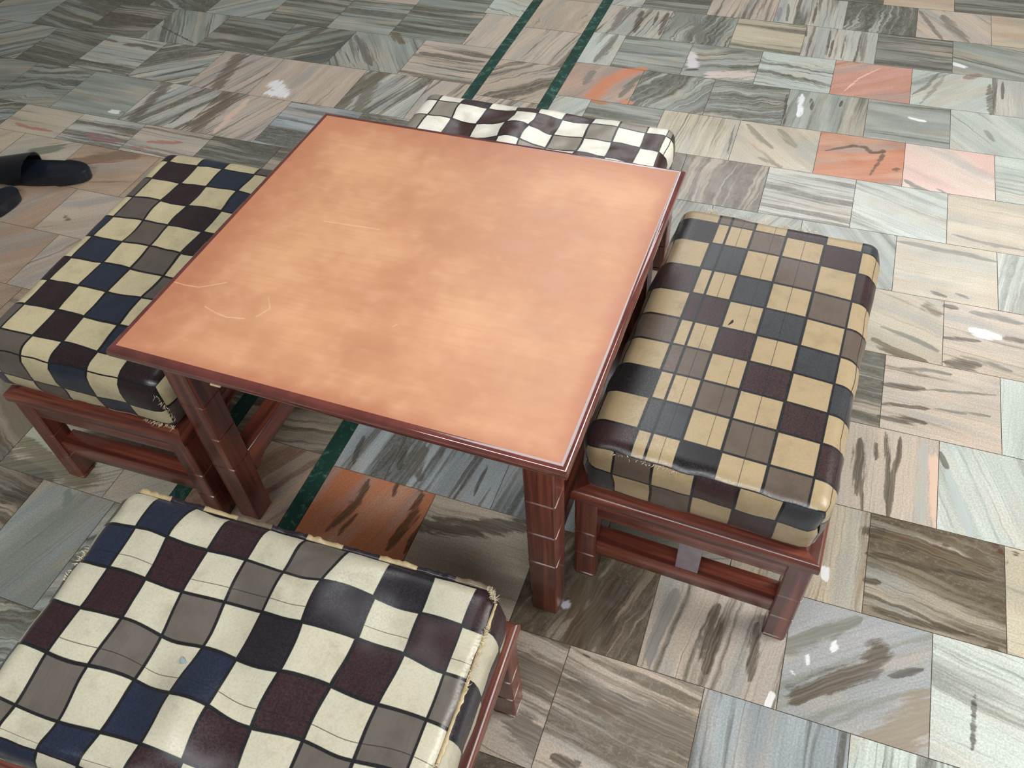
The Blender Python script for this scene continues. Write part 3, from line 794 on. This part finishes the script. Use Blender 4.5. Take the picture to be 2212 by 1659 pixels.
def flange(parent, pts, nrm, cols, pal, wid=.009, th=.0022, seed=1):
    """sewn seam allowance standing out along an edge, coloured cell by cell"""
    pal = dict(PAL, **(pal or {})); rg = random.Random(seed)
    vs, fs, cc = [], [], []
    n = len(pts)
    for i, p in enumerate(pts):
        w = wid*(.65+.7*abs(noise.noise(Vector((i*.31, seed, 0)))))
        up = Vector((0, 0, 1))*(noise.noise(Vector((i*.2, seed*3, 1)))*.005)
        a = Vector(p); b = a+nrm*w+up; t = Vector((0, 0, th/2))
        vs += [a-t, a+t, b+t*.8, b-t*.8]
    for i in range(n-1):
        q, s = i*4, (i+1)*4
        for k in range(4):
            fs.append((q+k, q+(k+1) % 4, s+(k+1) % 4, s+k))
            cc += [(*lin(pal[cols[min(len(cols)-1, int(i/(n-1)*len(cols)))]]), .05)]*4
    for q in (0, (n-1)*4):
        fs.append((q, q+1, q+2, q+3)); cc += [(*lin(pal[cols[0]]), .05)]*4
    me = mesh('seam_edge', vs, fs, True)
    l = me.uv_layers.new(name='cell_uv'); l.data.foreach_set('uv', np.full(len(fs)*8, .5, dtype=np.float32))
    for nm, arr in (('cell', cc), ('pin', [(2, 2, 2, 1)]*len(cc))):
        at = me.color_attributes.new(nm, 'FLOAT_COLOR', 'CORNER'); at.data.foreach_set('color', np.array(arr, dtype=np.float32).ravel())
    return link('seam_edge', me, parent, [M_FAB])

def fray(parent, segs, seed=3, n=60, ln=.007):
    rg = random.Random(seed); vs, fs = [], []
    for _ in range(n):
        a, b, o = rg.choice(segs); t = rg.random()
        p = Vector(a).lerp(Vector(b), t) + Vector([rg.uniform(-.002, .002) for _ in range(3)])
        d = (Vector(o) + Vector([rg.uniform(-.9, .9) for _ in range(3)])).normalized()
        l = ln*rg.uniform(.4, 1.3); w = .0006
        s = d.orthogonal().normalized(); u = d.cross(s); c = rg.uniform(-.4, .4)
        i = len(vs)
        for k, (f, ww) in enumerate(((0, w), (.5, w*.8), (1, w*.2))):
            q = p+d*l*f+s*c*l*f*f
            vs += [q+s*ww, q+u*ww, q-s*ww-u*ww*.5]
        for k in (0, 3):
            for e in range(3): fs.append((i+k+e, i+k+(e+1) % 3, i+k+3+(e+1) % 3, i+k+3+e))
    o = link('frayed_threads', mesh('frayed_threads', vs, fs, True), parent, [M_THREAD]); o['kind'] = 'stuff'
    return o

# ---- stools
def stool(cx, cy, yaw, hx, hy, label):
    t = empty('stool', (cx, cy, 0), R(yaw), label, 'stool', 'checked cushion stools around the table')
    box('seat_board', -hx+.036, hx-.036, -hy+.036, hy-.036, .2190, .2330, M_WY, t, .001)
    q = .038
    for mat, pts in ((M_WX, ((-hx, -hy), (hx, -hy), (hx-q, -hy+q), (-hx+q, -hy+q))), (M_WX, ((hx, hy), (-hx, hy), (-hx+q, hy-q), (hx-q, hy-q))),
                     (M_WY, ((hx, -hy), (hx, hy), (hx-q, hy-q), (hx-q, -hy+q))), (M_WY, ((-hx, hy), (-hx, -hy), (-hx+q, -hy+q), (-hx+q, hy-q)))):
        bm = bmesh.new()
        lo = [bm.verts.new((x, y, .2130)) for x, y in pts]; hi = [bm.verts.new((x, y, .2350)) for x, y in pts]
        bm.faces.new(lo[::-1]); bm.faces.new(hi)
        for k in range(4): bm.faces.new((lo[k], lo[(k+1) % 4], hi[(k+1) % 4], hi[k]))
        bm.edges.ensure_lookup_table()
        outer = [e for e in bm.edges if all(v in (lo[0], lo[1]) for v in e.verts) or all(v in (hi[0], hi[1]) for v in e.verts)]
        bmesh.ops.bevel(bm, geom=outer, offset=.006, segments=3, affect='EDGES', profile=.5)
        bm_obj('frame_rail', bm, mat, t)
    w = .034; i = .005
    for sx in (-1, 1):
        for sy in (-1, 1):
            x0 = sx*(hx-i) - (w if sx > 0 else 0); y0 = sy*(hy-i) - (w if sy > 0 else 0)
            bm_obj('leg', leg_mesh(x0, y0, w, (0.0, .010, .070, .130), .2135), M_WZ, t)
    for sy in (-1, 1):
        y0 = sy*(hy-i-.002) - (.016 if sy > 0 else 0)
        box('apron', -hx+i+w-.001, hx-i-w+.001, y0, y0+.016, .178, .2135, M_WX, t, .002)
        y0 = sy*(hy-i-.004) - (.034 if sy > 0 else 0)
        box('stretcher', -hx+i+w-.001, hx-i-w+.001, y0, y0+.034, .070, .104, M_WX, t, .002)
    for sx in (-1, 1):
        x0 = sx*(hx-i-.002) - (.016 if sx > 0 else 0)
        box('apron', x0, x0+.016, -hy+i+w-.001, hy-i-w+.001, .178, .2135, M_WY, t, .002)
    return t
nop = (2, 2, 2)
FX, FY = .1725, .2725
CXH, CYH = .1635, .2625

# right stool: taut cover, lengthwise stripes
LY, LC = .285, .275          # longer frames and cushions of the two side stools
sR = stool(.7854, .3845, -2, FX, LY, 'stool to the right of the table, taut beige checked cushion with thin dark lengthwise stripes')
xb = [-CXH, -.097, -.038, .014, .075, .132, CXH]
yb = [LC] + [q-.0125 for q in (.248, .194, .127, .066, .006, -.048, -.104, -.157, -.214)] + [-LC]
rows = ['CGCMCN', 'KCGCMC', 'CNCGCM', 'MCNCGC', 'CMCNCG', 'GCMCNC', 'CGCMCN', 'KCGCMC', 'CNCGCM', 'MCKCGC']
def pinR(i, j): return {1: (.34, .66, 2), 2: (2, .62, 2), 3: (2, .5, 2)}.get(i, nop)
nb = [-CXH, -.118, -.064, -.008, .048, .104, CXH]
sides = {'near': (nb, [(.0525, .008, 'CGCMCN'), (.008, -.040, 'NCGCMC'), (-.040, -.0525, 'CKCGCM')]),
         'right': ([-LC]+yb[-2:0:-1]+[LC], [(.0525, .015, 'CMCNCGCMCN'), (.015, -.0525, 'GCMCNCGCMC')]),
         'left': ([-q for q in yb[:-1]]+[LC], [(.0525, .010, 'CKCMCGCKCM'), (.010, -.0525, 'NCGCKCMCNC')]),
         'far': (nb, [(.0525, .010, 'NCMCGC'), (.010, -.0525, 'CGCNCM')])}
palR = {'C': (170,149,115), 'N': (54,56,60), 'M': (56,36,38), 'G': (96,82,71), 'K': (26,22,26)}
cR, bR = cushion(sR, CXH, LC, xb, yb, rows, palR, sides, pinR, lambda x, y: .0012*noise.noise(Vector((x*9, y*9, 0))))
fray(cR, [((-.13, LC-.004, .335), (-.02, LC-.004, .335), (0, .4, 1)), ((.0, LC-.004, .333), (.06, LC-.004, .333), (0, .5, 1)), ((-.12, -LC+.003, .333), (-.03, -LC+.003, .333), (0, -.8, .6)), ((CXH-.01, -LC+.02, .32), (CXH-.02, -LC+.006, .325), (1, -1, .3))], 5, 170, .006)
box('slat', -.012, .022, -LY+.011, -LY+.021, .105, .179, M_PALE, sR, .001)['label'] = 'pale greyish upright slat'

# left stool
sL = stool(-.1724, .2875, 2, FX, LY, 'stool to the left of the table, olive-beige and navy checked cushion with a torn corner')
LX = .174
xb = [-LX] + [q+.010 for q in (-.152, -.088, -.033, .034, .093)] + [LX]
yb = [LC] + [q-.0125 for q in (.248, .190, .131, .072, .013, -.046, -.104, -.164, -.220)] + [-LC]
rows = ['MCNCGC', 'CMCNCG', 'GCMCNC', 'CGCMCN', 'NCGCMC', 'CNCGCM', 'MCNCGC', 'CMCNCG', 'GCMCNC', 'CGCMCM']
nb = [-LX, -.150, -.098, -.042, .018, .082, .135, LX]
def wL(x, y): return .0042*noise.noise(Vector((x*16, y*11, 3))) + .0016*noise.noise(Vector((x*45, y*30, 9)))
sides = {'near': (xb, [(.0525, -.006, 'CGCNCM'), (-.006, -.038, 'NCGCNC'), (-.038, -.0525, 'CNCGCM')]),
         'right': ([-LC]+yb[-2:0:-1]+[LC], [(.0525, .0, 'CMCNCGCMCN'), (.0, -.0525, 'GCMCNCGCMC')]),
         'left': ([-q for q in yb[:-1]]+[LC], [(.0525, .0, 'CKCMCGCKCM'), (.0, -.0525, 'NCGCKCMCNC')]),
         'far': (nb, [(.0525, .0, 'NCMCGCN'), (.0, -.0525, 'CGCNCMC')])}
palL = {'C': (194,180,144), 'N': (36,43,58), 'M': (40,25,29), 'G': (92,84,76), 'K': (22,20,24)}
def pinL(i, j): return (2, 2, 2)
cL, bL = cushion(sL, LX, LC, xb, yb, rows, palL, sides, pinL, wL, lat=.004, offx=-.010)
fray(cL, [((LX-.022, -LC+.004, .322), (LX-.010, -LC+.006, .262), (.7, -1, 0)), ((.10, -LC+.006, .242), (LX-.02, -LC+.006, .242), (0, -1, -.3))], 8, 120, .006)

# far stool
sB = stool(.306, .733, 0, FY, FX, 'stool beyond the table, crumpled white and maroon checked cushion half hidden by the tabletop')
xb = [-CYH, -.224, -.172, -.115, -.055, -.010, .044, .099, .153, .208, .248, CYH]
yb = [CXH, .124, .070, .018, -.036, -.090, -.135, -CXH]
rows = ['GCKCMCMCGCG', 'CGCMCMCGCMC', 'GCMCMCGCMCM', 'CKCMCGCMCNC', 'NCMCGCMCNCN', 'CMCGCMCNCMC', 'MCGCMCNCMCG']
def wB(x, y):
    f = 0.0
    for cx, cy, sx, sy, a in ((-.03, .055, .035, .09, .011), (-.15, .03, .04, .05, -.010), (-.20, .11, .05, .04, .004), (.06, .09, .05, .04, -.005), (.01, .14, .03, .03, .006), (-.10, .10, .03, .03, -.006)):
        f += a*math.exp(-((x-cx)/sx)**2-((y-cy)/sy)**2)
    return f + .005*noise.noise(Vector((x*17, y*17, 5))) + .002*noise.noise(Vector((x*45, y*45, 5)))
sb = [-q for q in xb[::-1]]
yv = [-q for q in yb]
sides = {'near': (xb, [(.0525, .0, 'CGCMCNCMCGC'), (.0, -.0525, 'GCMCNCMCGCM')]), 'far': (sb, [(.0525, .0, 'CMCGCMCNCMC'), (.0, -.0525, 'GCMCNCMCGCM')]),
         'left': (yv, [(.0525, .0, 'GCMCNCM'), (.0, -.0525, 'CMCGCMC')]), 'right': ([-CXH]+yb[-2:0:-1]+[CXH], [(.0525, .0, 'MCNCMCM'), (.0, -.0525, 'CKCMCNC')])}
palB = {'C': (234,229,214), 'M': (62,38,36), 'G': (140,132,120), 'K': (46,34,34), 'N': (60,62,72)}
cB, bB = cushion(sB, CYH, CXH, xb, yb, rows, palB, sides, lambda i, j: nop, wB, lat=.006)

# near stool
sF = stool(.3375, -.285, 2, FY, FX, 'nearest stool in the lower left, wavy white and navy checked cushion with split side seam')
xb = [-CYH, -.211, -.156, -.103, -.049, .003, .061, .119, .175, .231, CYH]
yb = [CXH, .104, .049, -.006, -.063, -.121, -CXH]
rows = ['CNCMCGCKCM', 'NCMCGCKCMC', 'CMCGCKCMCG', 'MCGCNCMCGC', 'CGCNCMCGCN', 'GCNCMCGCNC']
def wF(x, y):
    f = 0.0
    for cx, cy, sx, sy, a in ((-.01, .09, .05, .035, .006), (-.03, .03, .05, .06, -.007), (.06, .06, .05, .09, .007), (-.10, -.05, .05, .05, -.007), (-.02, -.07, .04, .05, .006), (-.17, .12, .05, .04, .005), (.16, .11, .05, .04, -.004), (-.21, -.13, .06, .04, -.008), (.04, -.15, .05, .04, -.006)):
        f += a*math.exp(-((x-cx)/sx)**2-((y-cy)/sy)**2)
    return 1.9*f + .004*noise.noise(Vector((x*14, y*14, 8))) + .0012*noise.noise(Vector((x*40, y*40, 5)))
sb = [-q for q in xb[::-1]]
yv = [-q for q in yb]
sides = {'near': (xb, [(.0525, .0, 'CNCMCGCNCM'), (.0, -.0525, 'NCMCGCNCMC')]), 'far': (sb, [(.0525, .0, 'CKCMCGCKCM'), (.0, -.0525, 'GCMCNCMCGC')]),
         'left': (yv, [(.0525, .0, 'GCMCNC'), (.0, -.0525, 'CMCGCM')]), 'right': ([-CXH, -.125, -.070, -.012, .050, .110, CXH], [(.0525, .004, 'CGCKCM'), (.004, -.0525, 'GCMCKC')])}
palF = {'C': (190,184,162), 'N': (30,38,58), 'M': (48,28,32), 'G': (98,91,84), 'K': (34,28,36)}
def pinF(i, j): return (2, 2, .32 if j % 2 == 1 else 2)
cF, bF = cushion(sF, CYH, CXH, xb, yb, rows, palF, sides, pinF, wF, bulge=.010, lat=.006)
flange(cF, [(CYH-.012-(2*CYH-.03)*i/120, CXH-.007, .3345) for i in range(121)], Vector((0, 1, .05)), 'GKCKCKGCKC', dict(palF, C=(178,158,120), G=(110,96,78)), .008, .0015, 4)  # cream browned: shade on the far seam put into its colour
flange(cF, [(CYH-.007, CXH-.02-(2*CXH-.05)*i/80, .3335) for i in range(81)], Vector((1, 0, .25)), 'CCCCGC', dict(palF, C=(190,168,128)), .005, .002, 9)
fray(cF, [((CYH-.004, CXH-.05, .336), (CYH-.004, CXH-.13, .336), (.4, 0, 1)), ((CYH-.004, -.04, .336), (CYH-.004, -.14, .336), (.4, 0, 1)), ((CYH-.02, CXH-.006, .337), (CYH-.006, CXH-.02, .337), (.5, .5, 1)), ((-CYH+.004, .02, .33), (-CYH+.004, .07, .33), (-1, 0, .4))], 9, 240, .006)

# ------------------------------------------------------------------ slippers
def slipper(x, y, ang, label):
    t = empty('slipper', (x, y, 0), R(ang), label, 'slipper', 'dark slippers on the floor by the left stool')
    N = 48; out = []
    Ln = .27
    for k in range(N):
        a = 2*math.pi*k/N; c, s = math.cos(a), math.sin(a)
        px = -Ln/2*c; wd = .044 + .010*(1-c)/2*1.0 - (.006 if abs(c) < .4 else 0)
        out.append((px, math.copysign(abs(s)**.85, s)*wd + .004*c))
    bm = bmesh.new()
    lv = [(0, .94), (.003, 1.0), (.018, 1.02), (.024, 1.0), (.0245, .94), (.021, .86), (.0195, .6), (.0195, .25)]
    rings = [[bm.verts.new((px*f, py*f, z + (.008*max(0, -px/ (Ln/2)) if z > .01 else 0))) for px, py in out] for z, f in lv]
    for a, b in zip(rings[:-1], rings[1:]):
        for i in range(N): bm.faces.new((a[i], a[(i+1) % N], b[(i+1) % N], b[i]))
    bm.faces.new(rings[0][::-1]); bm.faces.new(rings[-1])
    bm_obj('sole', bm, M_RUBBER, t)
    # broad upper band arching over the forefoot
    bm = bmesh.new(); nx, na = 9, 20; inn, o_ = [], []
    for lay in (0, 1):
        g = []
        for i in range(nx):
            u = i/(nx-1); px = .025 + .095*u; hgt = .060 - .018*u + lay*.003; wd = .052 - .004*u + lay*.003
            row = []
            for j in range(na+1):
                a = math.pi*j/na
                row.append(bm.verts.new((px + .012*math.sin(a)*(u-.5), wd*math.cos(a), .016 + (hgt-.016)*math.sin(a)**.8)))
            g.append(row)
        (inn if lay == 0 else o_).extend(g)
    for i in range(nx-1):
        for j in range(na):
            bm.faces.new((o_[i][j], o_[i][j+1], o_[i+1][j+1], o_[i+1][j])); bm.faces.new((inn[i][j+1], inn[i][j], inn[i+1][j], inn[i+1][j+1]))
    for i in (0, nx-1):
        for j in range(na): bm.faces.new((inn[i][j], inn[i][j+1], o_[i][j+1], o_[i][j]))
    for j in (0, na):
        for i in range(nx-1): bm.faces.new((inn[i][j], o_[i][j], o_[i+1][j], inn[i+1][j]))
    st = bm_obj('upper_band', bm, M_STRAP, t)
    return t
slipper(-1.055, .765, 195, 'dark slipper with its heel and band in view beyond the left stool')
slipper(-1.10, .548, 250, 'nearer dark slipper, only its rounded end in view at the left edge')

# small marks on two cushions
def spot(name, parent, x, y, z, rx, ry, ang, mat, label):
    bm = bmesh.new(); bmesh.ops.create_uvsphere(bm, u_segments=20, v_segments=8, radius=1.0)
    for v in bm.verts:
        k = 1+.25*math.sin(3*math.atan2(v.co.y, v.co.x)+1)
        v.co = Vector((v.co.x*rx*k, v.co.y*ry*k, v.co.z*.0012))
    bmesh.ops.rotate(bm, verts=bm.verts, matrix=Matrix.Rotation(ang, 3, 'Z')); bmesh.ops.translate(bm, verts=bm.verts, vec=(x, y, z))
    bm_obj(name, bm, mat, parent)['label'] = label
def topz(x, y, hx, hy, wr): return .340 + .006*(1-(x/hx)**2)*(1-(y/hy)**2) + wr(x, y)
spot('tear', cR, -.0256, .0078, topz(-.0256, .0078, CXH, LC, lambda x, y: 0)-.0004, .0018, .0065, -.35, plain('dark_tear', (40, 36, 34), .9), 'small dark tear')
spot('stain', cF, -.0542, -.0261, topz(-.0542, -.0261, CYH, CXH, wF)-.0006, .007, .0025, -.3, plain('blue_ink_stain', (138, 158, 160), .8), 'faint blue ink stain')
